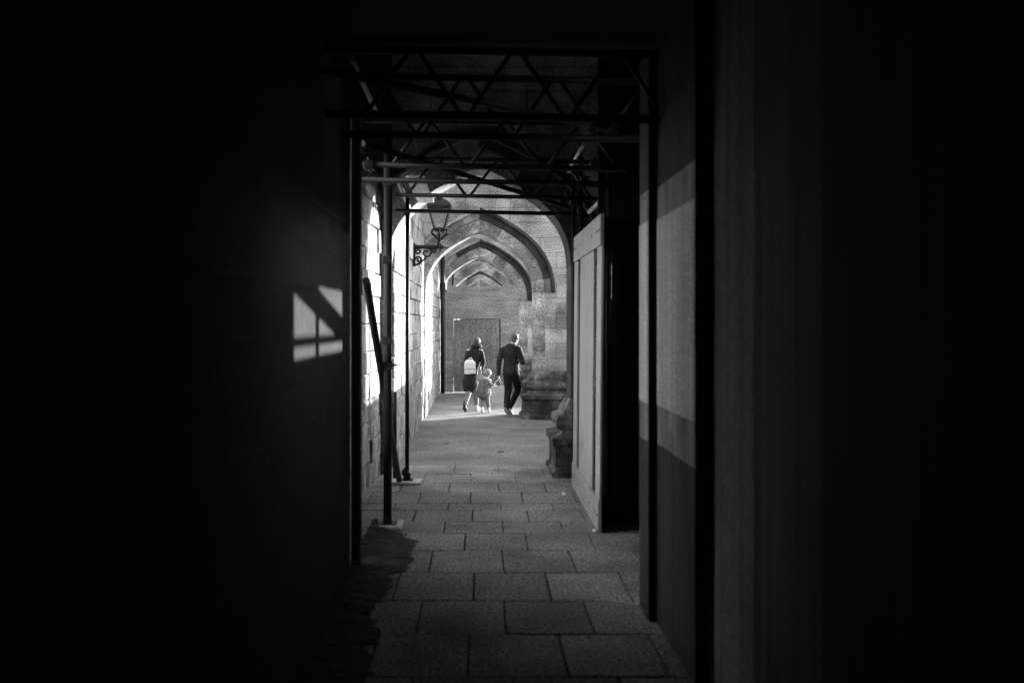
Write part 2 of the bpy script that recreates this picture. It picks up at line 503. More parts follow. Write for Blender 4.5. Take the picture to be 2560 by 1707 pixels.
def ashlar(label, x, y0, y1, z1, back, seed):
    rnd = random.Random(seed)
    r = empty('stone_wall', (x, y0, 0), label, 'wall')
    MB().box(-back, -.09, 0, y1 - y0, -.03, z1).build('core', M['joint'], r)
    mb = MB(); z = -.03
    while z < z1 - .01:
        h = min(rnd.uniform(.24, .36), z1 - z)
        y = -rnd.uniform(0, .5)
        while y < y1 - y0:
            w = rnd.uniform(.35, .95)
            a, b = max(y, 0), min(y + w, y1 - y0)
            if b - a > .03:
                o = rnd.uniform(-.014, .012); g = rnd.uniform(.003, .009)
                t = rnd.uniform(-.008, .008)
                vs = [(-.12, a + g, z + g), (o - .008, a + g, z + g), (o + t, b - g, z + g), (-.12, b - g, z + g)]
                q = rnd.uniform(-.006, .006)
                mb.add(vs + [(v[0] + (q if k in (1, 2) else 0), v[1], z + h - g) for k, v in enumerate(vs)],
                       [(3, 2, 1, 0), (4, 5, 6, 7), (0, 1, 5, 4), (1, 2, 6, 5), (2, 3, 7, 6), (3, 0, 4, 7)])
            y += w
        z += h
    mb.build('blocks', M['wall_block'], r, bevel=.010)
    return r
ashlar('long pale sunlit stone wall running down the left of the passage', -1.15, Y0A + TH - .01, FAR, 7.5, .85, 5)
w_ = ashlar('short bright stone wall behind the scaffold poles at the left', -1.385, 9.85, Y0A + .03, 5.58, .65, 9)
w_.rotation_euler = (0, 0, -math.atan2(.105, 2.55))
thing_box('end_wall', 'pale stone wall closing the far end of the passage', 'wall', M['arch_stone'], [(-1.9, 6, FAR + .05, FAR + .6, 0, 8)])

# left near wall in the dark
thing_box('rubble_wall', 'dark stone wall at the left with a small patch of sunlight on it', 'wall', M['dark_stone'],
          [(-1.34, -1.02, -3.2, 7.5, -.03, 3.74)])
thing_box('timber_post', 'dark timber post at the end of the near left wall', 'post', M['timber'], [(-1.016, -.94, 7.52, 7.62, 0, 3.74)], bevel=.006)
# side opening behind that post, added unseen to let daylight onto the right boards
thing_box('added_sill_wall', 'low stone sill of the unseen added opening behind the dark post at the left', 'wall', M['dark_stone'], [(-1.75, -1.36, 7.64, 9.84, -.03, .9)])
thing_box('bounce_block', 'unseen pale block added across the yard to bounce sunlight onto the right boards', 'reflector', M['pale_panel'], [(-30, -22, -20, 60, -.03, 14)])  # added out of view as a sunlight reflector
thing_box('added_lintel', 'dark stone head over the unseen added side opening at the left', 'added_lintel', M['dark_stone'], [(-1.75, -1.36, 7.64, 9.84, 4.6, 5.58)])

# right side: stepped boards near the camera, the glow's fade put into their tones
def board(label, x0, x1, y0, y1, front, m='pale_panel'):
    r = empty('wall_panel', ((x0 + x1) / 2, y0, 0), label, 'wall panel')
    L_ = Matrix.Translation(r.location).inverted()
    def bb(name, m, *b):
        mb = MB(); mb.box(*b); mb.v = [tuple(L_ @ Vector(p)) for p in mb.v]
        return mb.build(name, m, r)
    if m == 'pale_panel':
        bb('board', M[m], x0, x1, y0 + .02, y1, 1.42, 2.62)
        bb('board', M['glow_edge_board'], x0 + .004, x1, y0 + .02, y1, 1.17, 1.416)  # dimmer band: lower edge of the glow put into the board tone
        bb('board', M['glow_edge_board'], x0 + .006, x1, y0 + .02, y1, 2.624, 2.83)
        bb('lower_board', M['timber'], x0 + .002, x1, y0 + .02, y1, -.02, 1.166)  # lower and upper boards toned dark for the shade around the glow
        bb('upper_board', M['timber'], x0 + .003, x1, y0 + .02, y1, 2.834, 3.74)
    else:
        bb('board', M[m], x0, x1, 4.30, y1, -.02, 3.74)  # sheets darken towards the camera: fall-off of light put into colour
        bb('board', M['fade_mid_board'], x0 + .003, x1, 3.45, 4.296, -.02, 3.74)
        bb('board', M['fade_dark_board'], x0 + .001, x1, y0 + .02, 3.446, -.02, 3.74)
    bb('end_board', M['black_board'], x0 + .002, front, y0, y0 + .018, -.02, 3.74)  # black face: shade of the camera-facing step put into the colour
    return r
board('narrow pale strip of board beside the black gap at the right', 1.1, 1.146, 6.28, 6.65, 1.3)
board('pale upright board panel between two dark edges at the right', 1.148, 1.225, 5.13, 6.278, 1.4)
board('widest grey board panel with the fade of light put into three sheet tones at the far right', 1.228, 1.4, -3.2, 5.128, 1.4, 'grey_board')
# black slotted screen added behind the gate to shape the sun patch
thing_box('alcove_screen', 'added black screen behind the pale gate, slotted to shape the sun patch', 'wall', M['black_board'],
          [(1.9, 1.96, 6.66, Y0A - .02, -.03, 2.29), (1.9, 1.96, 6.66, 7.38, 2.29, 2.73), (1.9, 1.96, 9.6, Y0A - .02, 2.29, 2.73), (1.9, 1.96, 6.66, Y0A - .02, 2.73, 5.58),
           (1.32, 1.9, 6.66, 6.70, -.03, 5.58), (1.14, 1.58, 9.30, 9.33, -.03, 5.58)])  # last board is black in place of the shade in the gap
thing_box('blackout_sheet', 'black sheet added high along the left of the scaffold to darken the wall', 'sheet', M['black_board'], [(-1.16, -1.135, 6.46, Y0A - .12, 3.62, 5.58)])  # added to black out the lit wall behind it
# roofs
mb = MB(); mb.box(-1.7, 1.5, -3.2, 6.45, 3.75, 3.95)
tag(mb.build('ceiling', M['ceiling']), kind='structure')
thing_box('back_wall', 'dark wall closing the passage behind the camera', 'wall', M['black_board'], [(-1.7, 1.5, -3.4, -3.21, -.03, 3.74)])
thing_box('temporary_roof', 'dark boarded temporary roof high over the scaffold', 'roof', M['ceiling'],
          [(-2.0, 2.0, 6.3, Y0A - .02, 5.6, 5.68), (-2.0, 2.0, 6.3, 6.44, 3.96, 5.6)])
# boundary walls outside, right, that shade the foot of the left wall
thing_box('boundary_wall', 'low stone wall outside to the right between the two nearest arches', 'wall', M['arch_stone'], [(3.0, 3.3, Y0A + TH + .05, Y0A + SPC - .3, -.03, 1.80)])
thing_box('boundary_wall', 'low stone wall outside to the right beside the plywood hoarding', 'wall', M['arch_stone'], [(3.0, 3.3, 24.0, 26.6, -.03, 1.2)])

# ------------------------------------------------------------------ pale framed gate on the right
g = empty('gate', (1.1, 8.9, 0), 'tall pale painted board gate with dark slots at the right of the passage', 'gate')
def gp(name, y0, y1, z0, z1, x0=0.0, x1=.022, m='painted_board'):
    mb = MB(); mb.box(x0, x1, y0 - 8.9, y1 - 8.9, z0, z1)
    return mb.build(name, M[m], g, bevel=.003)
gp('top_board', 8.90, 11.45, 2.675, 2.97, -.012)
gp('kick_board', 8.90, 11.45, .015, .30, -.012)
gp('stile', 8.90, 9.235, .303, 2.672)
gp('panel', 9.515, 10.78, .303, 2.672)
gp('stile', 11.06, 11.45, .303, 2.672)
gp('slot_blackout', 8.95, 11.42, .05, 2.90, .42, .44, 'black_board')  # black sheet added so the slots read as deep shade
for yy in (8.98, 9.15, 9.6, 10.7, 11.2, 11.37):
    for zz in (.16, 2.82):
        mb = MB().tube((-.017, yy - 8.9, zz), (-.010, yy - 8.9, zz), .011, n=8); mb.build('screw', M['iron'], g)
g.rotation_euler = (0, math.radians(.5), 0)

# ------------------------------------------------------------------ scaffold
sc = empty('scaffold', (0, 9, 0), 'dark steel tube scaffold with lattice girders spanning the passage', 'scaffold')
OY = 9.0
def sp(name, mb, m='steel', parent=None):
    mb.v = [(x, y - OY, z) for x, y, z in mb.v]
    return mb.build(name, M[m], parent or sc, smooth=False)
def stube(name, p0, p1, r=.0245, m='steel', parent=None):
    o = sp(name, MB().tube(p0, p1, r, n=16), m, parent)
    o.data.polygons.foreach_set('use_smooth', [len(p.vertices) == 4 for p in o.data.polygons])
    return o
POLES = [(-.89, 9.2, 3.75, .040), (-.898, 11.75, 3.55, .025), (1.235, 9.2, 3.9, .03), (1.205, 11.55, 4.2, .027), (1.13, 11.62, 4.0, .02), (-1.06, 11.9, 1.1, .022)]
for x, y, h, r in POLES:
    stube('pole', (x, y, .035), (x + random.uniform(-.012, .012), y, h), r)
def slope(x): return -.018 * x
LED = [(11.75, 3.305, .025, -1.03, 1.34), (9.2, 3.30, .026, -1.2, 1.35)]
for y, z, r, xa, xb in LED:
    stube('ledger', (xa, y - .03, z + slope(xa)), (xb, y - .03, z + slope(xb)), r)
# lattice girders
def girder(y, z, hgt, node, pitch, r, xa=-1.0, xb=1.25, rw=.015):
    c = stube('girder_chord', (xa, y, z + slope(xa)), (xb, y, z + slope(xb)), r)
    stube('girder_chord', (xa, y, z + hgt + slope(xa)), (xb, y, z + hgt + slope(xb)), r)
    k0 = math.floor((xa - node) / pitch)
    k = k0
    while node + k * pitch < xb:
        xn = node + k * pitch
        for s in (-1, 1):
            xt = xn + s * pitch * .46
            if xa + .02 < min(xn, xt) and max(xn, xt) < xb - .02:
                stube('girder_web', (xn + s * .02, y, z + slope(xn)), (xt, y, z + hgt + slope(xt)), rw)
        k += 1
girder(6.2, 3.285, .42, -.10, .66, .027)
girder(6.95, 3.30, .42, .22, .66, .026)
girder(8.2, 3.285, .38, -.115, .66, .024)
girder(10.1, 3.285, .38, -.13, .66, .022)
# roof diagonals and long tubes running away from the camera
stube('brace', (-.95, 7.75, 3.40), (1.05, 11.45, 3.33), .026)
stube('brace', (-.95, 5.75, 3.47), (1.05, 7.35, 3.42), .026)
stube('brace', (-.94, 7.9, 2.30), (-.985, 11.62, .05), .034)
for (a, b) in (((1.31, 9.5, 3.27), (1.29, 11.4, 3.27)), ((1.1, 10.2, 3.85), (1.12, 12.2, 3.88)), ((-1.06, 7.9, 4.12), (-1.04, 9.8, 4.05)), ((-.955, 10.9, 3.62), (-.92, 12.35, 3.44))):
    stube('transom', a, b, .025, 'lit_steel')
sp('scaffold_board', MB().box(-.80, -.60, 10.3, 12.36, 3.50, 3.535), 'pale_timber')
def coupler(x, y, z, s=.045, spike=False):
    mb = MB().box(x - s, x + s, y - s, y + s, z - s, z + s * .8)
    if spike: mb.tube((x, y - s * .4, z), (x + s * 3.0, y - s * .6, z + .004), .016, .004, 8)
    mb.tube((x - s * .2, y, z + s * 1.5), (x + .01, y, z - s * 1.5), .012, n=8)
    o = sp('coupler', mb)
    b = o.modifiers.new('bevel', 'BEVEL'); b.width = .008; b.segments = 2
for x, y, z in ((-.89, 9.2, 2.56), (-.89, 9.2, 1.79), (-.89, 9.2, 1.55), (-.89, 9.2, 3.30), (-.898, 11.75, 3.305), (-.92, 11.70, .14), (1.2, 11.5, 3.3), (.95, 11.7, 3.30), (1.0, 11.7, 3.42), (1.1, 11.4, 3.38), (.92, 10.1, 3.3), (1.05, 10.1, 3.66), (1.0, 9.2, 3.32), (.98, 8.2, 3.3), (-.95, 8.2, 3.3), (-.92, 10.1, 3.3)):
    coupler(x, y, z, .036 if y > 10 else .042, z == 1.55)
for x, y, s in ((-.89, 9.2, .09), (-.898, 11.75, .075)):
    mb = MB().box(x - s, x + s, y - s, y + s, .038, .046)
    mb.tube((x, y, .04), (x, y, .12), .045, .042, 14)
    sp('base_plate', mb)
thing_box('sole_board', 'short worn board under the foot of the thick scaffold pole', 'board', M['pale_timber'], [(-1.06, -.735, 9.06, 9.36, .004, .036)], 'sole boards', .006)
thing_box('sole_board', 'pale board under the scaffold pole beside the lit left wall', 'board', M['pale_timber'], [(-1.13, -.72, 11.55, 11.85, .004, .036)], 'sole boards', .006)

# dark members standing in the alcove that cross the sun patch
mb = MB().tube((1.62, 7.92, 0), (1.62, 7.92, 4.2), .055, n=12)
tag(mb.build('alcove_post', M['steel']), 'dark upright tube standing in the alcove behind the gate', 'post')
mb = MB(); d = Vector((0, 1.5, -1.0)).normalized()
mb.tube((1.7, 6.9, 2.76), (1.7, 10.1, 2.24), .10, n=4)
tag(mb.build('alcove_plank', M['black_board']), 'dark sloping plank leaning in the alcove behind the gate', 'plank')

mb = MB().tube((1.78, 6.75, 2.36), (1.78, 10.6, 2.36), .028, n=12)
tag(mb.build('alcove_rail', M['steel']), 'dark level tube running along the alcove behind the gate', 'rail')

# ------------------------------------------------------------------ lantern on the left wall
LY = 16.5
lr = empty('wall_lantern', (-1.15, LY, 3.26), 'black iron street lantern on a scrolled bracket fixed to the left wall', 'lantern')
lr.scale = (1.12, 1.12, 1.12)
def lp(name, mb, m='iron', parent=None, smooth=False):
    return mb.build(name, M[m], parent or lr, smooth=smooth)
mb = MB(); mb.tube((0, 0, 0), (.46, 0, 0), .03, n=8); mb.tube((.43, 0, .03), (.40, 0, -.10), .03, .004, 8); mb.tube((.42, 0, 0), (.52, 0, -.01), .02, .004, 8)
mb.box(-.01, .03, -.04, .04, -.30, .05)
arm = lp('bracket', mb)
def spiral(cx, cz, r0, turns, a0, sgn=1, n=26):
    return [(cx + r0 * (1 - .8 * t / n) * math.cos(a0 + sgn * 2 * PI * turns * t / n), 0, cz + r0 * (1 - .8 * t / n) * math.sin(a0 + sgn * 2 * PI * turns * t / n)) for t in range(n + 1)]
mb = MB()
for cx, cz, r, a0, s in ((.20, -.09, .085, PI / 2, -1), (.075, -.065, .05, PI / 2, 1), (.08, -.20, .055, PI, -1), (.31, -.05, .045, PI / 2, -1)):
    mb.poly(spiral(cx, cz, r, 1.25, a0, s), .0145, 6)
mb.poly([(.02, 0, -.28), (.09, 0, -.255), (.16, 0, -.19), (.2, 0, -.17)], .0145, 6)
lp('scroll', mb, parent=arm)
cx = .40
mb = MB(); mb.tube((cx, 0, 0), (cx, 0, .09), .032, .026, 10); mb.tube((cx, 0, .02), (cx, 0, .05), .045, .045, 10)
lp('stem', mb)
mb = MB()
for a in range(4):
    t = a * PI / 2 + PI / 4 * 0
    P = [(0, .09), (.055, .15), (.115, .205), (.12, .25), (.085, .275), (.03, .25), (.0, .24)]
    mb.poly([(cx + p * math.cos(t), p * math.sin(t), z) for p, z in P], .02, 6)
lp('frog', mb)
zb, zt, hb, ht = .27, .62, .075, .17
mb = MB()
for a in range(4):
    sx, sy = ((1, 1), (-1, 1), (-1, -1), (1, -1))[a]
    mb.tube((cx + sx * hb, sy * hb, zb), (cx + sx * ht, sy * ht, zt), .017, n=6)
    nx2, ny2 = ((1, 1), (-1, 1), (-1, -1), (1, -1))[(a + 1) % 4]
    mb.tube((cx + sx * hb, sy * hb, zb), (cx + nx2 * hb, ny2 * hb, zb), .019, n=6)
    mb.tube((cx + sx * ht, sy * ht, zt), (cx + nx2 * ht, ny2 * ht, zt), .02, n=6)
fr = lp('lantern_frame', mb)
for a in range(4):
    sx, sy = ((1, 1), (-1, 1), (-1, -1), (1, -1))[a]; nx2, ny2 = ((1, 1), (-1, 1), (-1, -1), (1, -1))[(a + 1) % 4]
    mb = MB(); mb.add([(cx + sx * hb, sy * hb, zb), (cx + nx2 * hb, ny2 * hb, zb), (cx + nx2 * ht, ny2 * ht, zt), (cx + sx * ht, sy * ht, zt)], [(0, 1, 2, 3)])
    lp('glass_pane', mb, 'glass')
mb = MB(); mb.poly([(cx, 0, .62), (cx, 0, .66), (cx, 0, .73), (cx, 0, .735)], [.25, .24, .11, .07], 4)
lp('lantern_roof', mb)
mb = MB(); mb.poly([(cx, 0, .735), (cx, 0, .76), (cx, 0, .765), (cx, 0, .785), (cx, 0, .80), (cx, 0, .84)], [.05, .06, .085, .085, .04, .012], 10)
lp('chimney_cap', mb)

# ------------------------------------------------------------------ drainpipes
def pipe(x, y, z0, z1, r, label, collars):
    p = empty('drainpipe', (x, y, 0), label, 'drainpipe')
    MB().tube((0, 0, z0), (0, 0, z1), r, n=12).build('pipe', M['iron'], p, smooth=True)
    for c in collars:
        MB().tube((.02, -.01, c - .14), (.02, -.01, c + .12), r * 1.7, r * 1.6, 12).build('collar', M['iron'], p)
pipe(-1.045, 26.55, 0.02, 3.95, .06, 'black drainpipe with a collar against the left wall before the hoarding', (2.95,))
pipe(-.97, 33.9, .02, 4.3, .036, 'thin black drainpipe seen above the hoarding top', ())

# ------------------------------------------------------------------ hoarding with a door, in the third arch
HY = Y0A + 2 * SPC - .09
h = empty('plywood_hoarding', (0, HY, 0), 'grey plywood hoarding with a shut door closing the passage behind the family', 'hoarding')
dx0, dx1, dzt = -.74, .53, 2.05
gap = .022
out = [(-1.06, .02), (dx0 - gap, .02), (dx0 - gap, dzt + gap * .9), (dx1 + .035, dzt + gap * .9), (dx1 + .035, .02), (1.07, .02), (1.07, 2.975), (-1.06, 2.975)]
MB().prism(out, 'Y', 0, .03).build('board', M['plywood'], h)
d_ = MB().box(dx0, dx1, .006, .045, .035, dzt).build('door', M['door_wood'], h)
MB().box(dx1 - .02, dx1 + .08, .05, .07, .02, dzt + .06).box(dx0 + .3, dx1 - .021, .05, .07, dzt - .02, dzt + .06).build('gap_blackout', M['iron'], h)  # black strips added behind the gap so it reads as shadow
MB().tube((dx1 - .12, -.03, 1.02), (dx1 - .02, -.03, 1.02), .012, n=8).build('handle', M['iron'], d_)
MB().box(-1.06, 1.07, -.004, .0, 2.955, 2.985).build('top_rail', M['plywood'], h)

# ------------------------------------------------------------------ litter
for x, y, l in ((-.57, 15.5, 'small dark leaf lying at the left of the asphalt path'), (.30, 14.5, 'small dark leaf lying near the middle of the asphalt path')):
    mb = MB(); mb.add([(-.06, 0, .004), (-.02, -.035, .012), (.05, -.01, .02), (.07, .02, .006), (0, .035, .014)], [(0, 1, 2, 3, 4)])
    tag(mb.build('fallen_leaf', M['leaf'], loc=(x, y, .004)), l, 'leaf', 'fallen leaves')
for x, y, s, l in ((.94, 10.85, 1, 'larger white scrap of paper on the slabs near the gate'), (1.06, 8.95, .7, 'tiny white scrap of paper at the near corner of the gate')):
    mb = MB(); mb.add([(-.02 * s, 0, .004), (.02 * s, -.01, .012), (.025 * s, .05 * s, .03 * s), (-.015 * s, .06 * s, .035 * s)], [(0, 1, 2, 3)])
    tag(mb.build('paper_scrap', M['paper'], loc=(x, y, .004)), l, 'paper scrap', 'paper scraps')

# ------------------------------------------------------------------ people
def V(*a): return Vector(a)
def hand(mb, wrist, d, side, nrm, curl=.6, s=1.0, thumb=1):
    """palm plus four unequal bent fingers and a thumb. d along the hand, side across the palm, nrm = palm facing"""
    wrist = Vector(wrist); d = Vector(d).normalized(); side = Vector(side).normalized(); nrm = Vector(nrm).normalized()
    for k in (-1.5, -.5, .5, 1.5):
        mb.capsule(wrist + side * k * .012 * s, wrist + d * .085 * s + side * k * .019 * s, .014 * s, .012 * s, n=8)
    for k, L in ((-1.5, .078), (-.5, .088), (.5, .082), (1.5, .064)):
        a = wrist + d * .085 * s + side * k * .020 * s
        c = math.cos(curl); sn = math.sin(curl)
        d1 = (d * c + nrm * sn); b = a + d1 * L * .5 * s
        c2 = math.cos(curl * 2.2); s2 = math.sin(curl * 2.2)
        e = b + (d * c2 + nrm * s2) * L * .5 * s
        mb.capsule(a, b, .0098 * s, .009 * s, n=8); mb.capsule(b, e, .009 * s, .0078 * s, n=8)
    t0 = wrist + side * thumb * .022 * s + d * .022 * s
    t1 = t0 + (side * thumb * .6 + d * .6 + nrm * .4).normalized() * .042 * s
    t2 = t1 + (d * .8 + nrm * .6 - side * thumb * .1).normalized() * .034 * s
    mb.capsule(t0, t1, .013 * s, .010 * s, n=8); mb.capsule(t1, t2, .010 * s, .0085 * s, n=8)

def head(mb, c, yaw, pitch, s=1.0):
    """skull, jaw, nose, lips, brow, ears; faces +y before rotation"""
    R = Matrix.Rotation(yaw, 3, 'Z') @ Matrix.Rotation(pitch, 3, 'X')
    c = Vector(c)
    def q(x, y, z): return c + R @ Vector((x, y, z)) * s
    mb.ball(c, (.076 * s, .095 * s, .105 * s), R)
    mb.ball(q(0, .03, -.055), (.058 * s, .062 * s, .062 * s), R)
    mb.capsule(q(0, .075, -.1), q(0, .055, -.085), .022 * s, .03 * s)
    mb.capsule(q(0, .093, .012), q(0, .112, -.03), .010 * s, .015 * s, n=8)
    mb.capsule(q(-.02, .088, -.062), q(.02, .088, -.062), .010 * s, .010 * s, n=8)
    mb.capsule(q(-.04, .078, .026), q(.04, .078, .026), .014 * s, .014 * s, n=8)
    for sx in (-1, 1):
        mb.capsule(q(sx * .076, -.008, .018), q(sx * .074, .0, -.025), .014 * s, .010 * s, n=8)
    return R, q

def eyes(root, q, s=1.0):
    for sx in (-1, 1):
        mb = MB(); mb.ball(q(sx * .031, .083, .004), .0115 * s, n=10)
        mb.build('eye', M['hair_dark'], root, smooth=True)

def shoe(root, heel, toe, m_up, m_sole, w=.042, hgt=.05):
    heel, toe = Vector(heel), Vector(toe)
    d = (toe - heel).normalized(); side = d.cross(V(0, 0, 1)).normalized(); up = side.cross(d).normalized()
    mb = MB()
    mb.capsule(heel + up * .055, heel + up * .055 + d * .05, .040, .040)
    mb.capsule(heel + up * .045 + d * .05, toe + up * .038 - d * .05, .042, .036, fx=1.0)
    mb.capsule(heel + up * .10, heel + up * .06, .037, .040)
    s = mb.remesh('shoe', m_up, root, .008, 3)
    mb = MB(); n = 14; L = (toe - heel).length
    for zz in (0, 1):
        for k in range(n):
            a = 2 * PI * k / n
            x = math.cos(a); y = math.sin(a)
            ww = .043 + .006 * x
            mb.v.append(tuple(heel + d * (L / 2 - .01 + (L / 2 + .008) * x) + side * ww * y + up * (zz * .022 + .002 + .012 * max(0, x - .6) )))
    mb.f = [tuple(range(n)), tuple(range(n, 2 * n))] + [(k, (k + 1) % n, n + (k + 1) % n, n + k) for k in range(n)]
    mb.mi = [0] * len(mb.f)
    mb.build('sole', m_sole, s, smooth=False)

GR = 'family walking away along the passage'
# ---- man
man = empty('person', (.64, 20.25, .005), 'man in black jacket and black trousers walking away carrying a shopping bag', 'person', GR)
b = MB()
b.capsule(V(.02, 0, .93), V(.0, .0, 1.15), .135, .12, fl=.72); b.capsule(V(0, 0, 1.15), V(-.005, .0, 1.36), .12, .145, fl=.7)
b.capsule(V(-.18, 0, 1.41), V(.165, 0, 1.42), .055, .055); b.capsule(V(.03, .0, 1.42), V(.068, .015, 1.56), .054, .05)
R, q = head(b, V(.082, .035, 1.625), -.45, -.28, 1.08)
# left arm hanging, right arm bent
LW = V(-.255, .02, .83)
b.capsule(V(-.19, 0, 1.40), V(-.245, -.03, 1.13), .05, .04); b.capsule(V(-.245, -.03, 1.13), LW, .038, .026)
RE, RW = V(.235, -.06, 1.13), V(.215, .17, 1.20)
b.capsule(V(.17, 0, 1.41), RE, .05, .04); b.capsule(RE, RW, .038, .026)
hand(b, LW, (0, .03, -1), (0, 1, 0), (1, 0, 0), .75, 1.0, 1)
hand(b, RW, (-.35, .9, .25), (.3, .2, .9), (-.9, -.3, .1), .55, 1.0, 1)
# legs
LK, LA = V(-.055, .03, .52), V(-.10, -.16, .17)
RK, RA = V(.165, .17, .54), V(-.015, .20, .12)
b.capsule(V(-.07, 0, .9), LK, .085, .055); b.capsule(LK, LA, .052, .036)
b.capsule(V(.09, 0, .9), RK, .085, .055); b.capsule(RK, RA, .052, .036)
b.remesh('body', M['skin'], man, .0055, 2)
eyes(man, q)
mb = MB(); mb.ball(V(.082, .018, 1.655), (.091, .10, .092), R)
mb.ball(q(0, -.045, -.01), (.072, .055, .085), R); mb.capsule(q(-.04, .06, .085), q(.045, .06, .085), .025, .025)
mb.remesh('hair', M['hair_brown'], man, .007, 2)
mb = MB()
mb.capsule(V(.01, 0, 1.0), V(.0, 0, 1.18), .165, .15, fl=.74); mb.capsule(V(0, 0, 1.18), V(-.005, 0, 1.36), .155, .165, fl=.68)
mb.capsule(V(.012, 0, .955), V(.01, 0, 1.05), .178, .168, fl=.76)
mb.capsule(V(-.165, 0, 1.395), V(.15, 0, 1.405), .07, .07); mb.capsule(V(-.02, 0, 1.43), V(.05, .0, 1.455), .075, .072)
mb.capsule(V(-.185, 0, 1.39), V(-.25, -.035, 1.13), .068, .058); mb.capsule(V(-.25, -.035, 1.13), V(-.257, .01, .87), .056, .045)
mb.capsule(V(.17, 0, 1.40), RE + V(.008, -.012, 0), .068, .060); mb.capsule(RE + V(.008, -.012, 0), RW + V(.005, -.03, -.004), .058, .048)
# open front panel of the jacket swinging out
mb.capsule(V(.155, .08, 1.12), V(.185, .12, .88), .03, .045, fl=.5); mb.capsule(V(.17, .1, 1.0), V(.2, .14, .86), .03, .03, fl=.5)
mb.remesh('jacket', M['jacket_black'], man, .009, 2)
mb = MB()
t = [V(-.02 + .066 * math.cos(a) + .045, .062 * math.sin(a), 1.475 + .012 * math.sin(a * 2)) for a in [2 * PI * k / 16 for k in range(17)]]
for a_, b_ in zip(t[:-1], t[1:]): mb.capsule(a_, b_, .022, .022, n=8)
mb.remesh('collar', M['jacket_black'], man, .008, 1)
mb = MB()
mb.capsule(V(-.05, 0, .93), V(.07, 0, .93), .105, .105, fl=.9)
mb.capsule(V(-.068, 0, .88), LK, .098, .075); mb.capsule(LK, LA + V(0, 0, .02), .074, .058)
mb.capsule(V(.092, 0, .88), RK, .098, .075); mb.capsule(RK, RA + V(0, 0, .03), .074, .056)
mb.remesh('trousers', M['trousers_black'], man, .009, 2)
shoe(man, V(-.135, -.25, .17), V(-.04, -.06, .0), M['shoe_black'], M['shoe_pale'])
shoe(man, V(-.01, .14, .0), V(.05, .40, .012), M['shoe_pale'], M['shoe_pale'])

# ---- woman
wom = empty('person', (-.19, 21.15, .005), 'woman with dark hair in a long black coat and pale trousers walking away', 'person', GR)
b = MB()
b.capsule(V(.0, 0, .85), V(.02, 0, 1.08), .125, .105, fl=.75); b.capsule(V(.02, 0, 1.08), V(.065, 0, 1.28), .105, .125, fl=.7)
b.capsule(V(-.07, 0, 1.335), V(.205, .0, 1.325), .048, .048); b.capsule(V(.075, 0, 1.33), V(.1, .02, 1.47), .046, .043)
R, q = head(b, V(.105, .03, 1.53), -.5, -.12, .96)
WLE, WLW = V(-.13, .05, 1.07), V(-.08, .2, .98)
b.capsule(V(-.085, 0, 1.32), WLE, .045, .036); b.capsule(WLE, WLW, .034, .023)
WRE, WRW = V(.245, -.03, 1.08), V(.215, -.09, .93)
WRW = V(.20, -.10, .90)
b.capsule(V(.21, 0, 1.32), WRE, .045, .036); b.capsule(WRE, WRW, .034, .023)
hand(b, WLW, (.5, .8, -.1), (.1, .2, 1), (.9, -.3, 0), .5, .92, 1)
hand(b, WRW, (-.35, -.2, -.9), (.2, .9, -.2), (-.8, .2, .2), .6, .92, 1)
WLK, WLA = V(-.055, -.02, .46), V(-.14, -.24, .16)
WRK, WRA = V(.085, .12, .47), V(.105, .14, .09)
b.capsule(V(-.055, 0, .82), WLK, .082, .052); b.capsule(WLK, WLA, .05, .034)
b.capsule(V(.075, 0, .82), WRK, .082, .052); b.capsule(WRK, WRA, .05, .034)
b.remesh('body', M['skin'], wom, .0055, 2)
eyes(wom, q, .96)
mb = MB(); mb.ball(V(.098, .005, 1.548), (.098, .108, .10), R); mb.ball(q(0, -.06, -.05), (.07, .055, .11), R)
mb.ball(q(-.055, -.02, -.07), (.035, .05, .09), R); mb.ball(q(.05, -.03, -.08), (.03, .045, .08), R)
mb.remesh('hair', M['hair_dark'], wom, .007, 2)
mb = MB()
mb.capsule(V(.02, 0, 1.0), V(.035, 0, 1.15), .145, .145, fl=.78); mb.capsule(V(.035, 0, 1.12), V(.065, 0, 1.29), .145, .142, fl=.72)
mb.capsule(V(-.04, 0, .56), V(.0, 0, .98), .165, .15, fl=.8); mb.capsule(V(-.05, 0, .64), V(-.03, 0, .6), .175, .18, fl=.8)
mb.capsule(V(-.06, 0, 1.31), V(.195, 0, 1.30), .064, .064); mb.capsule(V(.03, -.02, 1.36), V(.12, -.02, 1.36), .07, .07)
mb.capsule(V(-.08, 0, 1.30), WLE + V(-.005, -.005, 0), .062, .054); mb.capsule(WLE + V(-.005, -.005, 0), WLW + V(-.01, -.03, 0), .052, .044)
mb.capsule(V(.205, 0, 1.30), WRE + V(.012, 0, 0), .064, .056); mb.capsule(WRE + V(.012, 0, 0), WRW + V(.014, .012, .03), .055, .046)
coat = mb
coat.remesh('coat', M['coat_black'], wom, .009, 2)
mb = MB()
t = [V(.105 + .082 * math.cos(a), .0 + .075 * math.sin(a), 1.43 - .02 * math.sin(a)) for a in [2 * PI * k / 16 for k in range(17)]]
for a_, b_ in zip(t[:-1], t[1:]): mb.capsule(a_, b_, .046, .046, n=8)
mb.remesh('hood', M['coat_black'], wom, .008, 1)
mb = MB()
mb.capsule(V(-.055, 0, .78), WLK, .09, .07); mb.capsule(WLK, WLA + V(0, 0, .02), .068, .050)
mb.capsule(V(.075, 0, .78), WRK, .09, .068); mb.capsule(WRK, WRA + V(0, 0, .03), .066, .048)
mb.remesh('trousers', M['trousers_pale'], wom, .009, 2)
shoe(wom, V(-.165, -.285, .155), V(-.135, -.13, .0), M['shoe_black'], M['shoe_black'])
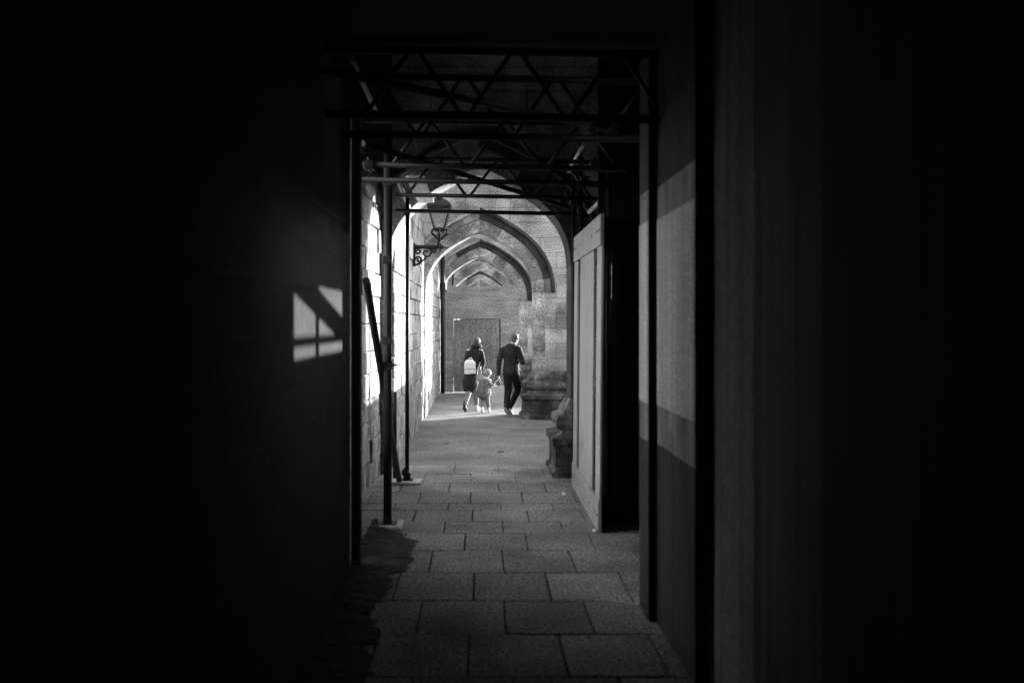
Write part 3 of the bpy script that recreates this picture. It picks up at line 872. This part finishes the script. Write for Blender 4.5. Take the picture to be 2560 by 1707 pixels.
shoe(wom, V(.10, .08, .0), V(.165, .31, .01), M['shoe_pale'], M['shoe_black'])

# ---- child
ch = empty('person', (.11, 20.75, .005), 'small child in a pale knit hat and printed coat walking between two adults', 'person', GR)
b = MB()
b.capsule(V(-.03, 0, .45), V(-.02, 0, .66), .095, .085, fl=.8); b.capsule(V(-.09, 0, .69), V(.05, 0, .69), .035, .035)
b.capsule(V(-.01, 0, .69), V(.03, .01, .80), .035, .035)
R, q = head(b, V(.042, .015, .855), -.35, 0, .78)
CLW = V(-.115, .16, .935)
b.capsule(V(-.09, 0, .69), V(-.125, .09, .80), .032, .027); b.capsule(V(-.125, .09, .80), CLW, .025, .018)
CRW = V(.19, .0, .60)
b.capsule(V(.05, 0, .68), V(.115, -.02, .60), .032, .027); b.capsule(V(.115, -.02, .60), CRW, .025, .018)
hand(b, CLW, (.05, .3, .9), (.3, .9, 0), (.9, .1, .1), .5, .55, 1)
hand(b, CRW, (.9, .1, -.1), (0, .9, .2), (0, 0, -1), .5, .55, 1)
b.capsule(V(-.06, 0, .42), V(-.062, .03, .24), .055, .04); b.capsule(V(-.062, .03, .24), V(-.07, -.05, .06), .038, .028)
b.capsule(V(.03, 0, .42), V(.05, .06, .24), .055, .04); b.capsule(V(.05, .06, .24), V(.07, .08, .06), .038, .028)
b.remesh('body', M['skin'], ch, .0055, 2)
eyes(ch, q, .78)
mb = MB()
mb.capsule(V(-.035, 0, .45), V(-.025, 0, .62), .168, .13, fl=.85); mb.capsule(V(-.03, 0, .62), V(-.02, 0, .68), .13, .11, fl=.8)
mb.capsule(V(-.085, 0, .675), V(-.13, .09, .80), .055, .048); mb.capsule(V(-.13, .09, .80), CLW + V(-.002, -.012, -.03), .045, .036)
mb.capsule(V(.04, 0, .67), V(.115, -.02, .60), .068, .056); mb.capsule(V(.115, -.02, .60), CRW - V(.02, 0, 0), .054, .043)
mb.remesh('coat', M['child_print'], ch, .007, 2)
mb = MB()
t = [V(-.025 + .115 * math.cos(a), -.01 + .085 * math.sin(a), .745 - .035 * math.cos(a)) for a in [2 * PI * k / 16 for k in range(17)]]
for a_, b_ in zip(t[:-1], t[1:]): mb.capsule(a_, b_, .042, .042, n=8)
mb.ball(V(-.105, -.06, .75), (.09, .07, .085))
mb.remesh('hood', M['child_knit'], ch, .007, 2)
mb = MB(); mb.ball(V(.042, .008, .875), (.090, .096, .088), R)
t = [q(.105 * math.cos(a), .118 * math.sin(a) - .01, .02) for a in [2 * PI * k / 16 for k in range(17)]]
for a_, b_ in zip(t[:-1], t[1:]): mb.capsule(a_, b_, .013, .013, n=8)
mb.remesh('hat', M['child_knit'], ch, .006, 1)
mb = MB()
mb.capsule(V(-.06, 0, .40), V(-.062, .03, .24), .062, .05); mb.capsule(V(-.062, .03, .24), V(-.07, -.045, .09), .048, .038)
mb.capsule(V(.03, 0, .40), V(.05, .06, .24), .062, .05); mb.capsule(V(.05, .06, .24), V(.07, .075, .09), .048, .038)
mb.remesh('leggings', M['trousers_pale'], ch, .007, 2)
for hx, hy, tx, ty, hz in ((-.07, -.085, -.085, .06, .02), (.07, .04, .09, .19, .0)):
    mb = MB(); mb.capsule(V(hx, hy, .04 + hz), V(tx, ty, .032), .032, .028); mb.capsule(V(hx, hy + .01, .09 + hz), V(hx, hy, .04 + hz), .034, .034)
    mb.remesh('shoe', M['shoe_pale'], ch, .006, 2)

# ---- backpack (own thing)
bp = empty('backpack', (-.225, 21.01, .83), 'white square backpack worn on the woman in the black coat', 'backpack')
mb = MB()
mb.capsule(V(-.075, -.03, .05), V(.07, -.03, .065), .05, .05, fl=1.1); mb.capsule(V(-.075, -.03, .25), V(.05, -.03, .26), .05, .05, fl=1.0)
mb.box(-.125, .118, -.085, .02, .02, .27)
mb.capsule(V(-.06, -.02, .28), V(.03, -.02, .29), .045, .045)
mb.remesh('bag', M['bag_white'], bp, .009, 4)
mb = MB(); mb.box(-.122, .112, -.097, -.080, .115, .128); mb.build('flap_edge', M['child_knit'], bp, bevel=.004)
mb = MB(); mb.poly([(-.03, -.02, .32), (-.01, -.03, .365), (.03, -.03, .365), (.05, -.02, .32)], .009, 8); mb.build('handle', M['bag_white'], bp)
for sx in (-.08, .08):
    mb = MB(); mb.poly([(sx, .02, .25), (sx + .05, .03, .43), (sx + .09, .09, .54), (sx + .09, .2, .52), (sx + .05, .27, .3), (sx + .01, .22, .08)], .014, 8)
    mb.build('strap', M['coat_black'], bp)
# ---- shopping bag
sb = empty('shopping_bag', (.365, 20.27, .27), 'pale upright paper shopping bag hanging from the hand of the man', 'shopping bag')
mb = MB()
w0, w1, d0, d1, hh = .125, .14, .06, .075, .36
vs = [(-w0, -d0, 0), (w0, -d0, 0), (w0, d0, 0), (-w0, d0, 0), (-w1, -d1, hh), (w1, -d1, hh - .01), (w1, d1, hh), (-w1, d1, hh - .008)]
ins = [(x * .985, y * .95, z + (.008 if z < .1 else 0)) for x, y, z in vs]
mb.add(vs + ins, [(0, 1, 2, 3), (0, 1, 5, 4), (1, 2, 6, 5), (2, 3, 7, 6), (3, 0, 4, 7), (8, 9, 10, 11), (8, 9, 13, 12), (9, 10, 14, 13), (10, 11, 15, 14), (11, 8, 12, 15), (4, 5, 13, 12), (5, 6, 14, 13), (6, 7, 15, 14), (7, 4, 12, 15)])
mb.build('bag', M['paper_bag'], sb)
for y in (-.07, .07):
    mb = MB(); mb.poly([(-.07, y, .33), (-.055, y * .8, .42), (-.0, y * .3, .485), (.03, y * .3, .485), (.06, y * .8, .42), (.07, y, .33)], .007, 8)
    mb.build('handle', M['bag_white'], sb)
